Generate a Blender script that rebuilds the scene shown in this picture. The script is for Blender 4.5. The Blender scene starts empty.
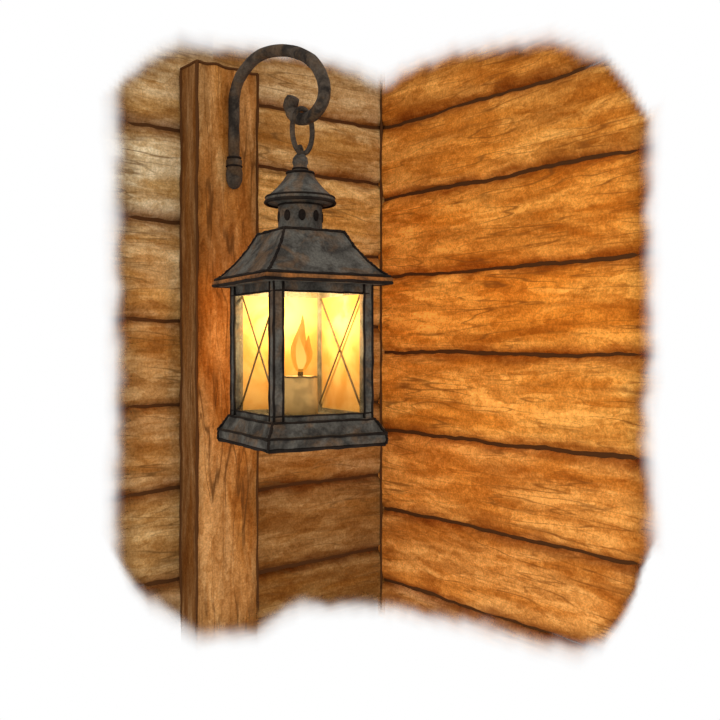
import bpy, math, random
from mathutils import Vector, noise
random.seed(7)
S = bpy.context.scene
S.view_settings.view_transform = 'Standard'
S.view_settings.look = 'None'
Z0 = 1.6
CX, CY = 0.048, 2.0
DL = Vector((-0.783, -0.622, 0)); NL = Vector((0.622, -0.783, 0))
DR = Vector((0.622, -0.783, 0)); NR = Vector((-0.783, -0.622, 0))
C = Vector((CX, CY, Z0))

def lin(c):
    return tuple(((x/255)/12.92 if x/255 <= 0.04045 else ((x/255+0.055)/1.055)**2.4) for x in c)
def L4(c): return lin(c)+(1.0,)
def interp(tab, x):
    if x <= tab[0][0]: return tab[0][1]
    for (a, b), (c, d) in zip(tab, tab[1:]):
        if x <= c: return b+(d-b)*(x-a)/(c-a)
    return tab[-1][1]
def sstep(a, b, x):
    x = max(0, min(1, (x-a)/(b-a))); return x*x*(3-2*x)
def nz(x, y, z=0): return noise.noise(Vector((x, y, z)))

# added fade of the planking into the white background: limits in wall metres
LMIN = [(0,-.590),(.12,-.565),(.223,-.545),(.33,-.58),(.45,-.555),(.564,-.48),(.61,-.415),(.66,-.3)]
LMAX = [(0,.59),(.1,.605),(.223,.61),(.5,.575),(.564,.535),(.61,.49),(.66,.41)]
RMIN = [(0,-.590),(.15,-.575),(.307,-.56),(.553,-.545),(.60,-.515),(.656,-.425),(.7,-.3)]
RMAX = [(0,.585),(.1,.60),(.222,.60),(.485,.56),(.6,.50),(.636,.45),(.69,.36)]
def fade(side, t, z):
    if side == 'L': d = min(interp(LMAX, t)-z, z-interp(LMIN, t), .622-t)
    else: d = min(interp(RMAX, t)-z, z-interp(RMIN, t), .682-t)
    d += .012*nz(t*8, z*8, 3.1)+.007*nz(t*25, z*25, 8)
    f = sstep(-.046, .052, d)
    return max(0, (f-.03)/.97)

# ---------------- materials
def newmat(name):
    m = bpy.data.materials.new(name); m.use_nodes = True
    nt = m.node_tree; nt.nodes.clear()
    return m, nt, nt.nodes, nt.links
class NB:
    def __init__(s, nt): s.nt = nt; s.n = nt.nodes; s.l = nt.links
    def math(s, op, a, b=None, c=None, clamp=False):
        m = s.n.new('ShaderNodeMath'); m.operation = op; m.use_clamp = clamp
        for i, v in enumerate((a, b, c)):
            if v is None: continue
            if isinstance(v, (int, float)): m.inputs[i].default_value = v
            else: s.l.new(v, m.inputs[i])
        return m.outputs[0]
    def mapr(s, v, a, b, c, d):
        m = s.n.new('ShaderNodeMapRange'); m.interpolation_type = 'SMOOTHSTEP'
        s.l.new(v, m.inputs[0])
        for i, x in enumerate((a, b, c, d)): m.inputs[i+1].default_value = x
        return m.outputs[0]
    def noise(s, vec, scale, detail=3, dist=0, rough=.5, stretch=None):
        if stretch:
            mp = s.n.new('ShaderNodeMapping'); s.l.new(vec, mp.inputs[0]); mp.inputs['Scale'].default_value = stretch
            vec = mp.outputs[0]
        t = s.n.new('ShaderNodeTexNoise'); s.l.new(vec, t.inputs['Vector'])
        t.inputs['Scale'].default_value = scale; t.inputs['Detail'].default_value = detail
        t.inputs['Distortion'].default_value = dist; t.inputs['Roughness'].default_value = rough
        return t.outputs[0]
    def mix(s, f, a, b, mode='MIX'):
        m = s.n.new('ShaderNodeMix'); m.data_type = 'RGBA'; m.blend_type = mode
        for sock, v in ((m.inputs[0], f), (m.inputs[6], a), (m.inputs[7], b)):
            if isinstance(v, (int, float)): sock.default_value = v
            elif isinstance(v, tuple): sock.default_value = v
            else: s.l.new(v, sock)
        return m.outputs[2]

def wood_mat(name, inkcol, ink_amt=.75):
    m, nt, n, l = newmat(name); B = NB(nt)
    uv = n.new('ShaderNodeUVMap').outputs[0]
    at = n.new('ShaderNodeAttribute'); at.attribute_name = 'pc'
    fa = n.new('ShaderNodeAttribute'); fa.attribute_name = 'fade'
    g1 = B.noise(uv, 1, 5, .6, .55, (4.5, 38, 1))
    bl = B.noise(uv, 1, 4, .5, .55, (3.6, 16, 1))
    col = B.mix(B.mapr(g1, .40, .60, 0, 1), (.86, .81, .74, 1), (1.09, 1.10, 1.10, 1))
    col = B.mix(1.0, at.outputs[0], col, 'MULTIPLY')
    # broad wet-wash patches
    c2 = B.mix(B.mapr(bl, .38, .60, 0, 1), (.82, .68, .46, 1), (1.14, 1.25, 1.46, 1))
    col = B.mix(.9, col, c2, 'MULTIPLY')
    # layered washes with crisp drying edges
    for st, c, k in (((7, 24, 1), .50, 1.0), ((11, 36, 1), .46, .9)):
        wp = B.noise(uv, 1, 3.5, .7, .5, st)
        c3 = B.mix(B.mapr(wp, c-.010, c+.010, 0, 1), (.88, .81, .72, 1), (1.05, 1.06, 1.08, 1))
        col = B.mix(k, col, c3, 'MULTIPLY')
    # pigment granulation
    pg = B.noise(uv, 230, 2, 0, .7)
    col = B.mix(1.0, col, B.mix(B.mapr(pg, .3, .7, 0, 1), (.78, .76, .74, 1), (1.16, 1.16, 1.16, 1)), 'MULTIPLY')
    bb = B.noise(uv, 75, 4, 0, .6)
    col = B.mix(1.0, col, B.mix(B.mapr(bb, .35, .65, 0, 1), (.86, .80, .72, 1), (1.08, 1.09, 1.12, 1)), 'MULTIPLY')
    # grain lines : contour lines of stretched noise
    for i, (st, w, amt, c) in enumerate((((2.0, 22, 1), .014, ink_amt, .47), ((2.6, 28, 1), .014, ink_amt*.85, .54), ((3.2, 36, 1), .016, ink_amt*.6, .5))):
        q = B.noise(uv, 1, 2.0, .2, .45, st)
        d = B.math('ABSOLUTE', B.math('SUBTRACT', q, c))
        ln = B.mapr(d, 0, w, 1, 0)
        gate = B.mapr(B.noise(uv, 1, 2, 0, .5, (6+3*i, 12+3*i, 1)), .38, .58, 0, 1)
        f = B.math('MULTIPLY', B.math('MULTIPLY', ln, gate), amt)
        col = B.mix(f, col, inkcol)
    p = n.new('ShaderNodeBsdfPrincipled'); l.new(col, p.inputs['Base Color'])
    p.inputs['Roughness'].default_value = .95; p.inputs['Specular IOR Level'].default_value = .03
    bp = n.new('ShaderNodeBump'); bp.inputs['Strength'].default_value = .15; bp.inputs['Distance'].default_value = .003
    l.new(g1, bp.inputs['Height']); l.new(bp.outputs[0], p.inputs['Normal'])
    tr = n.new('ShaderNodeBsdfTransparent'); mx = n.new('ShaderNodeMixShader')
    l.new(fa.outputs['Fac'], mx.inputs[0]); l.new(tr.outputs[0], mx.inputs[1]); l.new(p.outputs[0], mx.inputs[2])
    o = n.new('ShaderNodeOutputMaterial'); l.new(mx.outputs[0], o.inputs[0])
    return m
def groove_mat(name, c):
    m, nt, n, l = newmat(name)
    fa = n.new('ShaderNodeAttribute'); fa.attribute_name = 'fade'
    p = n.new('ShaderNodeBsdfDiffuse'); p.inputs[0].default_value = L4(c)
    tr = n.new('ShaderNodeBsdfTransparent'); mx = n.new('ShaderNodeMixShader')
    l.new(fa.outputs['Fac'], mx.inputs[0]); l.new(tr.outputs[0], mx.inputs[1]); l.new(p.outputs[0], mx.inputs[2])
    o = n.new('ShaderNodeOutputMaterial'); l.new(mx.outputs[0], o.inputs[0])
    return m
def metal_mat(name, a, b, rust, rustamt=.5):
    m, nt, n, l = newmat(name); B = NB(nt)
    tc = n.new('ShaderNodeTexCoord').outputs['Object']
    col = B.mix(B.mapr(B.noise(tc, 30, 4, .4, .6), .36, .64, 0, 1), L4(a), L4(b))
    col = B.mix(B.math('MULTIPLY', B.mapr(B.noise(tc, 20, 4, 1, .6), .46, .66, 0, 1), rustamt), col, L4(rust))
    col = B.mix(1.0, col, B.mix(B.mapr(B.noise(tc, 260, 2), .3, .7, 0, 1), (.76, .76, .76, 1), (1.16, 1.16, 1.16, 1)), 'MULTIPLY')
    p = n.new('ShaderNodeBsdfPrincipled'); l.new(col, p.inputs['Base Color'])
    p.inputs['Roughness'].default_value = .85; p.inputs['Specular IOR Level'].default_value = .08
    o = n.new('ShaderNodeOutputMaterial'); l.new(p.outputs[0], o.inputs[0])
    return m
WOOD_R = wood_mat('golden_pine', L4((132, 74, 26)), .75)
WOOD_L = wood_mat('aged_pine', L4((108, 74, 38)), .68)
WOOD_P = wood_mat('post_timber', L4((92, 56, 26)), .8)
GROOVE = groove_mat('joint_shadow_gap', (84, 52, 28))
METAL = metal_mat('weathered_iron', (58, 54, 49), (94, 90, 82), (110, 82, 56), .55)
IRON = metal_mat('hook_iron', (42, 36, 31), (82, 71, 60), (96, 72, 48), .55)
DARK = metal_mat('black_seam', (24, 19, 16), (40, 32, 26), (48, 34, 24), .3)
RUSTM = metal_mat('rusty_rim', (84, 58, 38), (146, 94, 50), (176, 106, 50), .7)

# ---------------- mesh helper
class MB:
    def __init__(s): s.v = []; s.f = []; s.fd = []; s.pc = []; s.uv = []; s.mi = []
    def vert(s, p, fd=1, pc=(1, 1, 1), uv=(0, 0)):
        s.v.append(tuple(p)); s.fd.append(fd); s.pc.append(pc); s.uv.append(uv); return len(s.v)-1
    def grid(s, fn, nu, nv, mi=0):
        base = len(s.v)
        for i in range(nu+1):
            for j in range(nv+1):
                s.vert(*fn(i/nu, j/nv))
        for i in range(nu):
            for j in range(nv):
                a = base+i*(nv+1)+j
                q = (a, a+nv+1, a+nv+2, a+1)
                if max(s.fd[k] for k in q) < .004: continue
                s.f.append(q); s.mi.append(mi)
    def tube(s, pts, rad, seg=12, mi=0, closed=False, fades=None, pc=(1, 1, 1)):
        pts = [Vector(p) for p in pts]; n = len(pts)
        if isinstance(rad, (int, float)): rad = [rad]*n
        base = len(s.v); up = None
        for i, p in enumerate(pts):
            if closed: t = (pts[(i+1) % n]-pts[i-1])
            else: t = pts[min(i+1, n-1)]-pts[max(i-1, 0)]
            t.normalize()
            if up is None:
                up = t.orthogonal().normalized()
            up = (up-t*up.dot(t)).normalized()
            b = t.cross(up)
            for k in range(seg):
                a = 2*math.pi*k/seg
                s.vert(p+(up*math.cos(a)+b*math.sin(a))*rad[i], fades[i] if fades else 1, pc, (i*.01, k*.01))
        m = n if closed else n-1
        for i in range(m):
            if fades and max(fades[i], fades[(i+1) % n]) < .01: continue
            for k in range(seg):
                a = base+i*seg+k; b2 = base+i*seg+(k+1) % seg
                c = base+((i+1) % n)*seg+(k+1) % seg; d = base+((i+1) % n)*seg+k
                s.f.append((a, b2, c, d)); s.mi.append(mi)
        if not closed and not fades:
            s.f.append(tuple(base+k for k in range(seg))[::-1]); s.mi.append(mi)
            s.f.append(tuple(base+(n-1)*seg+k for k in range(seg))); s.mi.append(mi)
    def loft(s, rings, mi=0, cap=True):
        base = len(s.v); m = len(rings[0])
        for r in rings:
            for p in r: s.vert(p)
        for i in range(len(rings)-1):
            for k in range(m):
                a = base+i*m+k; b = base+i*m+(k+1) % m
                s.f.append((a, b, b+m, a+m)); s.mi.append(mi)
        if cap:
            s.f.append(tuple(base+k for k in range(m))[::-1]); s.mi.append(mi)
            s.f.append(tuple(base+(len(rings)-1)*m+k for k in range(m))); s.mi.append(mi)
    def box(s, c, d, mi=0):
        x, y, z = c; a, b, h = d[0]/2, d[1]/2, d[2]/2
        s.loft([[(x-a, y-b, z+q), (x+a, y-b, z+q), (x+a, y+b, z+q), (x-a, y+b, z+q)] for q in (-h, h)], mi)
    def build(s, name, mats, smooth=True, parent=None, bevel=0):
        used = sorted({i for f in s.f for i in f}); mp = {o: k for k, o in enumerate(used)}
        V = [s.v[i] for i in used]; Fc = [tuple(mp[i] for i in f) for f in s.f]
        fd = [s.fd[i] for i in used]; pc = [s.pc[i] for i in used]; uvs = [s.uv[i] for i in used]
        me = bpy.data.meshes.new(name); me.from_pydata(V, [], Fc)
        for m in mats: me.materials.append(m)
        me.polygons.foreach_set('material_index', s.mi)
        me.polygons.foreach_set('use_smooth', [smooth]*len(Fc))
        a = me.attributes.new('fade', 'FLOAT', 'POINT'); a.data.foreach_set('value', fd)
        c = me.attributes.new('pc', 'FLOAT_COLOR', 'POINT')
        c.data.foreach_set('color', [x for q in pc for x in (*q, 1)])
        u = me.uv_layers.new(name='UVMap')
        for lp in me.loops: u.data[lp.index].uv = uvs[lp.vertex_index]
        me.update()
        o = bpy.data.objects.new(name, me); S.collection.objects.link(o)
        if parent: o.parent = parent
        if bevel:
            b = o.modifiers.new('bevel', 'BEVEL'); b.width = bevel; b.segments = 2; b.limit_method = 'ANGLE'
        return o
def catmull(P, k=8):
    P = [Vector(p) for p in P]; out = []
    Q = [P[0]*2-P[1]]+P+[P[-1]*2-P[-2]]
    for i in range(1, len(Q)-2):
        for j in range(k):
            t = j/k; a, b, c, d = Q[i-1:i+3]
            out.append(.5*((2*b)+(c-a)*t+(2*a-5*b+4*c-d)*t*t+(3*b-a-3*c+d)*t**3))
    out.append(P[-1]); return out

# ---------------- walls
def plank(mb, side, D, N, t0, t1, z0, z1, col, sd):
    nu = int((t1-t0)/.005); nv = 22
    ru = random.random()*20; rv = random.random()*20
    def g(t, k):
        return .0011+.0018*nz(t*14, k*5.3, 1)+.0014*nz(t*60, k*3.7, 2)
    def wob(t, z): return .0055*nz(t*7, z*31, 4)+.0022*nz(t*33, z*31, 5)
    def fn(u, v):
        t = t0+(t1-t0)*u
        # joints close up and get shallow where the boards fade out
        ka = sstep(.35, .9, fade(side, t, z0)); kb = sstep(.35, .9, fade(side, t, z1))
        a = z0+wob(t, z0)+max(.0004, g(t, z0*7+1))*ka; b = z1+wob(t, z1)-max(.0004, g(t, z1*7+2))*kb
        v = .5-.5*math.cos(math.pi*v)
        z = a+(b-a)*v
        e = abs(2*v-1)
        f = fade(side, t, z)
        dk = ka if v < .5 else kb
        h = (-.012*e**14-.002*e**3)*dk+.0012*nz(t*12, z*40, sd)*(1-(1-dk)*e)
        tilt = .003*nz(sd, t*2)*(1-(1-dk)*e)
        p = C+D*t+N*(h+tilt*(v-.5)); p.z = Z0+z
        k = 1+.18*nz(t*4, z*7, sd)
        # groove shading painted into the plank colour, darker towards the joints
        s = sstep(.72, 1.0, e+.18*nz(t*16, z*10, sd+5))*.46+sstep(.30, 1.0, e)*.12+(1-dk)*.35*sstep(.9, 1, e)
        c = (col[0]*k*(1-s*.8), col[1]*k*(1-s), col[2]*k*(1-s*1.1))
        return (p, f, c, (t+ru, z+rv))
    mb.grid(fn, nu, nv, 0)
def backing(mb, side, D, N, t0, t1, z0, z1):
    def fn(u, v):
        t = t0+(t1-t0)*u; z = z0+(z1-z0)*v
        p = C+D*t-N*.010; p.z = Z0+z
        return (p, sstep(.2, .7, fade(side, t, z)), (1, 1, 1), (t, z))
    mb.grid(fn, 90, 130, 1)

mb = MB()
zs = [.85, .672, .493, .330, .152, -.016, -.193, -.370, -.534, -.705]
cols = [(208,138,60),(208,138,60),(218,148,66),(226,148,60),(232,155,64),(232,160,72),(222,148,68),(216,145,70),(216,156,92)]
for i in range(len(zs)-1):
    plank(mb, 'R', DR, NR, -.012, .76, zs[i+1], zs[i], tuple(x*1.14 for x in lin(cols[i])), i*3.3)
backing(mb, 'R', DR, NR, -.012, .76, -.7, .8)
mb.build('wall_right', [WOOD_R, GROOVE])

mb = MB()
zr = [.80, .65, .493, .368, .20, .04, -.13, -.298, -.465, -.63, -.78]
cr = [(186,150,100),(186,150,100),(188,150,94),(212,172,106),(212,164,96),(186,138,78),(166,122,70),(150,110,62),(150,110,60),(166,122,70)]
for i in range(len(zr)-1):
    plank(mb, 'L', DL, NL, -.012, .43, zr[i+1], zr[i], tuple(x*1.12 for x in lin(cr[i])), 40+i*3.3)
zl = [.76, .59, .412, .236, .046, -.119, -.278, -.45, -.62]
cl = [(192,158,110),(192,158,110),(210,180,132),(200,164,112),(186,144,90),(172,130,80),(170,130,78),(174,132,84)]
for i in range(len(zl)-1):
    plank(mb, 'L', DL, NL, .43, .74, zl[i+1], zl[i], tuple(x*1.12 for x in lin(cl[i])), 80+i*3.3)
backing(mb, 'L', DL, NL, -.012, .74, -.7, .8)
mb.build('wall_left', [WOOD_L, GROOVE])

# corner joint bead
mb = MB(); P = []; R = []; F = []
for i in range(300):
    z = -.7+1.5*i/299
    p = C+(NL+NR)*(.0005)+DL*(.003*nz(z*11, 2)+.0015*nz(z*50, 4)); p.z = Z0+z
    P.append(p); R.append(.0030+.0018*nz(z*30, 9)); F.append(fade('L', 0, z)**2)
mb.tube(P, R, 8, 0, fades=F)
mb.build('trim_1', [GROOVE])

# ---------------- post
post = bpy.data.objects.new('wooden_post', None); S.collection.objects.link(post)
pt0, pt1, pd, ptop, pbot = .371, .502, .068, .528, -.66
PB = .003
mb = MB()
def ppos(t, d, z):
    w = .0034*nz(z*9, t*30, d*30)+.0014*nz(z*40, t*30, d*9)
    p = C+DL*(t+w)+NL*(d+w*.6); p.z = Z0+z; return p
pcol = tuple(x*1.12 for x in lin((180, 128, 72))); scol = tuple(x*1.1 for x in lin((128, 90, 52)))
topw = lambda t: ptop+.004*nz(t*40, 1)
pf = lambda z: fade('L', .46, z-.016) if z < 0 else 1
def face(tA, dA, tB, dB, col, off):
    def fn(u, v):
        t = tA+(tB-tA)*v; d = dA+(dB-dA)*v; z = pbot+(topw(t)-pbot)*u
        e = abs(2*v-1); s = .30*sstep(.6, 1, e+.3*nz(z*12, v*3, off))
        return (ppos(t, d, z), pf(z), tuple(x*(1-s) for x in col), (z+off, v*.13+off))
    mb.grid(fn, 220, 16, 0)
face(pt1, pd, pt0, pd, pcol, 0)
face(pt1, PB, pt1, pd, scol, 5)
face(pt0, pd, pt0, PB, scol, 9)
def fnt(u, v):
    t = pt0+(pt1-pt0)*u; d = PB+(pd-PB)*v
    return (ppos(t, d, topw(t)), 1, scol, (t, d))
mb.grid(fnt, 12, 8, 0)
mb.build('post_body', [WOOD_P], parent=post)
mb = MB()
for (t, d) in ((pt1, pd), (pt0, pd), (pt1, PB+.002)):
    zz = [pbot+(topw(t)-pbot)*i/260 for i in range(261)]
    mb.tube([ppos(t, d, z) for z in zz], [.0027+.0016*nz(z*25, t*50, d*50) for z in zz], 8, 0, fades=[pf(z)**3.5 for z in zz])
mb.tube([ppos(pt0+(pt1-pt0)*i/20, pd, topw(pt0+(pt1-pt0)*i/20)) for i in range(21)], .0028, 8, 0)
mb.tube([ppos(pt1, PB+(pd-PB)*i/20, topw(pt1)) for i in range(21)], .0026, 8, 0)
mb.build('post_edges', [GROOVE], parent=post)

# ---------------- hook
hook = bpy.data.objects.new('wall_hook', None); S.collection.objects.link(hook)
HB = Vector((-0.246, 1.679, Z0))
def hp(q, z): 
    p = HB+NL*q; p.z = Z0+z; return p
pts = [(.012,.318),(.011,.37),(.011,.43),(.014,.476),(.042,.508),(.105,.526),(.19,.512),(.262,.478),(.297,.437),(.299,.404),(.272,.384),(.238,.383),(.212,.394),(.202,.412),(.211,.426)]
P = catmull([hp(*a) for a in pts], 8)
R = []
for i, p in enumerate(P):
    f = i/(len(P)-1); r = .0106+.0010*nz(i*.4, 3)
    if f > .9: r *= 1+.22*math.sin((f-.9)/.1*math.pi)
    R.append(r)
mb = MB(); mb.tube(P, R, 18)
mb.build('hook_rod', [IRON], parent=hook)
mb = MB()
F = [(.0135,.296,.004),(.0135,.300,.0100),(.014,.311,.0150),(.014,.326,.0160),(.014,.338,.0136),(.0135,.344,.0152),(.0135,.350,.0152),(.0135,.354,.010)]
mb.tube([hp(a-.002, b) for a, b, c in F], [c for a, b, c in F], 18)
mb.build('hook_foot', [IRON], parent=hook)
mb = MB()
for zc, rr in ((.3385, .0144), (.355, .0124)):
    c = hp(.0117, zc)
    mb.tube([c+Vector((math.cos(a)*rr, math.sin(a)*rr, 0)) for a in [2*math.pi*k/24 for k in range(24)]], .0018, 8, closed=True)
mb.build('foot_collars', [DARK], parent=hook)

# ---------------- lantern
lan = bpy.data.objects.new('hanging_lantern', None); S.collection.objects.link(lan)
lan.location = (-.1010, 1.487, Z0); lan.rotation_euler = (0, 0, math.radians(30))
def sq(w, z): h = w/2; return [(-h, -h, z), (h, -h, z), (h, h, z), (-h, h, z)]
def sqn(w, z, n=6):
    c = sq(w, z); out = []
    for i in range(4):
        a = Vector(c[i]); b = Vector(c[(i+1) % 4])
        for k in range(n): out.append(tuple(a+(b-a)*k/n))
    return out
INK = MB()
def inkline(a, b, r=.0026):
    a = Vector(a); b = Vector(b); n = 12
    ps = [a+(b-a)*i/n+Vector((nz(i*.7, a.x*90, a.z*50), nz(i*.7, a.y*90, 3+a.z*50), nz(i*.7, b.x*90, 7)))*.0014 for i in range(n+1)]
    INK.tube(ps, [r*(1+.35*nz(i*.8, a.x*70, b.z*70)) for i in range(n+1)], 6)
def sqink(w, z, r=.0026):
    c = sq(w, z)
    for i in range(4): inkline(c[i], c[(i+1) % 4], r)
def ribs(w1, z1, w2, z2, r=.0024):
    for a, b in zip(sq(w1, z1), sq(w2, z2)): inkline(a, b, r)
# base
mb = MB()
mb.loft([sqn(.205, -.164), sqn(.212, -.160), sqn(.212, -.146), sqn(.202, -.141), sqn(.186, -.124), sqn(.180, -.120)], 0)
mb.build('lantern_base', [METAL], False, lan)
sqink(.208, -.163, .0034); sqink(.213, -.145, .0026); sqink(.184, -.122, .0022)
ribs(.212, -.162, .212, -.146); ribs(.212, -.146, .184, -.122)
# frame
mb = MB(); W = .178; pw = .016
for sx in (-1, 1):
    for sy in (-1, 1):
        mb.box((sx*(W/2-pw/2), sy*(W/2-pw/2), -.009), (pw, pw, .226), 0)
for k in range(4):
    a = k*math.pi/2; ca, sa = round(math.cos(a)), round(math.sin(a))
    for zc, hh in ((.094, .020), (-.117, .010)):
        cx, cy = ca*(W/2-.006), sa*(W/2-.006)
        d = (.009, W-2*pw+.002, hh) if ca else (W-2*pw+.002, .009, hh)
        mb.box((cx, cy, zc), d, 0)
mb.build('lantern_frame', [METAL], False, lan, .0012)
for sx in (-1, 1):
    for sy in (-1, 1):
        for ox, oy in ((0, 0), (1, 0), (0, 1)):
            if sx == 1 and sy == 1 and (ox or oy): continue
            x = sx*(W/2-ox*pw); y = sy*(W/2-oy*pw)
            inkline((x, y, -.12), (x, y, .102), .0021)
for z in (.085, -.112):
    sqink(W-.002, z, .0016)
# roof
mb = MB()
mb.loft([sqn(.206, .100), sqn(.220, .103), sqn(.221, .111), sqn(.200, .120), sqn(.166, .139), sqn(.134, .163), sqn(.110, .187), sqn(.100, .190)], 0)
mb.build('lantern_roof', [METAL], False, lan)
mb = MB()
mb.tube(sqn(.222, .107, 12), .0042, 8, closed=True)
mb.build('roof_rim', [RUSTM], True, lan)
sqink(.226, .1022, .0028); sqink(.220, .113, .0026); sqink(.109, .189, .0024)
ribs(.220, .112, .200, .1205, .0024); ribs(.200, .1205, .166, .1395, .0024); ribs(.166, .1395, .134, .1635, .0024); ribs(.134, .1635, .109, .189, .0024)
# chimney, cap, finial : turned parts
def ring(r, z, n=40): return [(r*math.cos(2*math.pi*k/n), r*math.sin(2*math.pi*k/n), z) for k in range(n)]
mb = MB(); mb.loft([ring(r, z) for r, z in ((.043, .188), (.041, .192), (.0375, .195), (.037, .236), (.039, .240), (.039, .244))])
mb.build('lantern_chimney', [METAL], True, lan)
mb = MB(); mb.loft([ring(r, z) for r, z in ((.050, .238), (.0585, .240), (.059, .246), (.053, .252), (.040, .264), (.029, .277), (.0235, .286), (.022, .290), (.016, .292), (.0125, .296), (.0115, .303), (.0135, .308), (.0125, .315), (.008, .321), (.003, .324))])
mb.build('chimney_cap', [METAL], True, lan)
for r, z, k in ((.0585, .2395, .0030), (.0578, .248, .0020), (.0225, .290, .0024), (.0125, .297, .0018), (.0425, .190, .0026), (.0375, .2345, .0018)):
    INK.tube(ring(r, z), k, 6, closed=True)
mb = MB()
for k in range(9):
    a = 2*math.pi*k/9+.15
    n_ = Vector((math.cos(a), math.sin(a), 0)); t_ = Vector((-math.sin(a), math.cos(a), 0)); c0 = n_*.0367+Vector((0, 0, .215))
    rr = []
    for q, s_ in ((-.001, 1), (.0012, .95), (.002, .6)):
        rr.append([tuple(c0+n_*q+(t_*math.cos(b)*.0062+Vector((0, 0, 1))*math.sin(b)*.0098)*s_) for b in [2*math.pi*j/16 for j in range(16)]])
    mb.loft(rr)
mb.build('vent_holes', [DARK], True, lan)
INK.build('lantern_seams', [DARK], True, lan)
# ring + eye: ring plane is across the hook plane
mb = MB()
d = Vector((math.cos(math.radians(8.5)), math.sin(math.radians(8.5)), 0))
cz = .3615
mb.tube([d*(.0205*math.cos(a))+Vector((.003, -.002, cz+.0380*math.sin(a))) for a in [2*math.pi*k/48 for k in range(48)]], .0044, 10, closed=True)
mb.build('hanging_ring', [IRON], True, lan)
mb = MB()
e = Vector((-d.y, d.x, 0))*.6+d*.8
mb.tube([e*(.009*math.cos(a))+Vector((0, 0, .3265+.009*math.sin(a))) for a in [2*math.pi*k/28 for k in range(28)]], .0034, 8, closed=True)
mb.build('top_eye', [IRON], True, lan)
# wires on narrow faces
mb = MB()
for sx in (-1, 1):
    x = sx*(W/2-.0135); y = W/2-pw
    for s_ in (-1, 1):
        mb.tube([(x+s_*.0012, -y*s_*(1-2*i/10), -.105+.188*i/10+.0) for i in range(11)], .0017, 6)
mb.build('cross_wires', [IRON], True, lan)
# glass
def glass(name, tintc, diff, amt):
    m, nt, n, l = newmat(name); B = NB(nt)
    tc = n.new('ShaderNodeTexCoord').outputs['Object']
    nn = B.mapr(B.noise(tc, 16, 4, .4, .55), .36, .62, 0, 1)
    col = B.mix(nn, L4(diff[0]), L4(diff[1]))
    tr = n.new('ShaderNodeBsdfTransparent'); tr.inputs[0].default_value = L4(tintc)
    df = n.new('ShaderNodeBsdfDiffuse'); l.new(col, df.inputs[0])
    tl = n.new('ShaderNodeBsdfTranslucent'); l.new(col, tl.inputs[0])
    m1 = n.new('ShaderNodeMixShader'); m1.inputs[0].default_value = .45
    l.new(df.outputs[0], m1.inputs[1]); l.new(tl.outputs[0], m1.inputs[2])
    m2 = n.new('ShaderNodeMixShader'); m2.inputs[0].default_value = amt
    l.new(tr.outputs[0], m2.inputs[1]); l.new(m1.outputs[0], m2.inputs[2])
    o = n.new('ShaderNodeOutputMaterial'); l.new(m2.outputs[0], o.inputs[0]); return m
GF = glass('clear_pane', (255, 252, 242), ((220, 180, 110), (240, 205, 140)), .03)
GB = glass('frosted_amber_pane', (255, 244, 206), ((206, 160, 88), (226, 194, 132)), .58)
for nm, G, ss in (('glass_clear', GF, -1), ('glass_frosted', GB, 1)):
    mb = MB(); a = W/2-pw+.001; 
    mb.box((ss*(W/2-.0095), 0, -.014), (.0015, 2*a, .198))
    mb.box((0, ss*(W/2-.0095), -.014), (2*a, .0015, .198))
    mb.build(nm, [G], False, lan)
# candle
def simple(name, c, rough=.8):
    m, nt, n, l = newmat(name); B = NB(nt)
    tc = n.new('ShaderNodeTexCoord').outputs['Object']
    col = B.mix(B.mapr(B.noise(tc, 50, 4), .38, .62, 0, 1), L4(c), L4(tuple(min(255, x*1.18) for x in c)))
    p = n.new('ShaderNodeBsdfPrincipled'); l.new(col, p.inputs['Base Color']); p.inputs['Roughness'].default_value = rough
    p.inputs['Specular IOR Level'].default_value = .1
    o = n.new('ShaderNodeOutputMaterial'); l.new(p.outputs[0], o.inputs[0]); return m
WAX = simple('candle_wax', (178, 152, 112))
mb = MB()
mb.loft([ring(r, z, 32) for r, z in ((.030, -.120), (.0295, -.085), (.029, -.058), (.0275, -.0525), (.023, -.0535), (.012, -.059), (.002, -.060))])
mb.build('candle', [WAX], True, lan)
mb = MB()
mb.tube([(0, 0, -.062), (.0003, 0, -.050), (.0008, .0005, -.042), (.0015, .0005, -.034)], [.0028, .0050, .0044, .0014], 8)
mb.build('candle_wick', [DARK], True, lan)
mb = MB(); mb.tube([(x, y, z+.0015*nz(x*60, y*60)) for x, y, z in ring(.0285, -.0535, 32)], .0015, 6, closed=True)
mb.tube(ring(.0300, -.117, 32), .0014, 6, closed=True)
mb.build('candle_rim', [IRON], True, lan)
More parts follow.
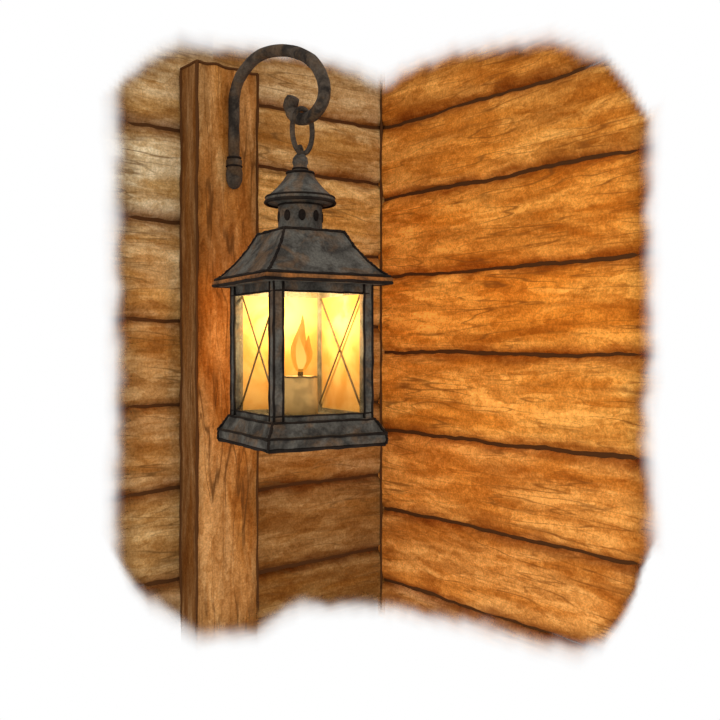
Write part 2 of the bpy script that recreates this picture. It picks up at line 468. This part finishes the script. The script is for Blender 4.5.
def flame_mat(name, c1, c2, st, tr_amt):
    m, nt, n, l = newmat(name); B = NB(nt)
    tc = n.new('ShaderNodeTexCoord').outputs['Object']
    sp = n.new('ShaderNodeSeparateXYZ'); l.new(tc, sp.inputs[0])
    col = B.mix(B.mapr(sp.outputs[2], -.04, .035, 0, 1), L4(c1), L4(c2))
    e = n.new('ShaderNodeEmission'); l.new(col, e.inputs[0]); e.inputs[1].default_value = st
    t = n.new('ShaderNodeBsdfTransparent'); mx = n.new('ShaderNodeMixShader'); mx.inputs[0].default_value = tr_amt
    l.new(e.outputs[0], mx.inputs[1]); l.new(t.outputs[0], mx.inputs[2])
    o = n.new('ShaderNodeOutputMaterial'); l.new(mx.outputs[0], o.inputs[0]); return m
FO = flame_mat('flame_outer', (246, 156, 46), (228, 112, 26), .95, .42)
FI = flame_mat('flame_inner', (255, 236, 140), (255, 214, 96), 1.4, .05)
def flame(mb, prof, ox=0, lean=0):
    z0, z1 = prof[0][1], prof[-1][1]
    mb.loft([[(x+ox+lean*((z-z0)/(z1-z0))**2+.0022*math.sin((z-z0)*90), y, z_) for x, y, z_ in ring(r, z, 20)] for r, z in prof])
mb = MB()
flame(mb, [(.002,-.047),(.009,-.042),(.0150,-.030),(.0172,-.018),(.0152,-.004),(.0105,.010),(.0068,.024),(.0032,.038),(.0006,.050)], 0, .003)
flame(mb, [(.002,-.036),(.007,-.026),(.0078,-.014),(.0045,.002),(.0006,.016)], .012, .006)
mb.build('flame', [FO], True, lan)
mb = MB()
flame(mb, [(.001,-.044),(.005,-.038),(.0085,-.028),(.0090,-.018),(.0068,-.006),(.0035,.006),(.0006,.016)])
mb.build('flame_core', [FI], True, lan)
ld = bpy.data.lights.new('candle_light', 'POINT'); ld.energy = 4.3; ld.color = (1, .79, .46); ld.shadow_soft_size = .02
lo = bpy.data.objects.new('candle_light', ld); S.collection.objects.link(lo); lo.parent = lan; lo.location = (0, 0, .062)

# ---------------- world and camera
w = bpy.data.worlds.new('World'); S.world = w; w.use_nodes = True
w.node_tree.nodes['Background'].inputs[0].default_value = (1, 1, 1, 1)
w.node_tree.nodes['Background'].inputs[1].default_value = 1.0
cd = bpy.data.cameras.new('Camera'); cd.sensor_width = 36; cd.lens = 36*880/720; cd.shift_y = -15/720; cd.clip_start = .01
co = bpy.data.objects.new('Camera', cd); S.collection.objects.link(co)
co.location = (0, 0, Z0); co.rotation_euler = (math.pi/2, 0, 0); S.camera = co
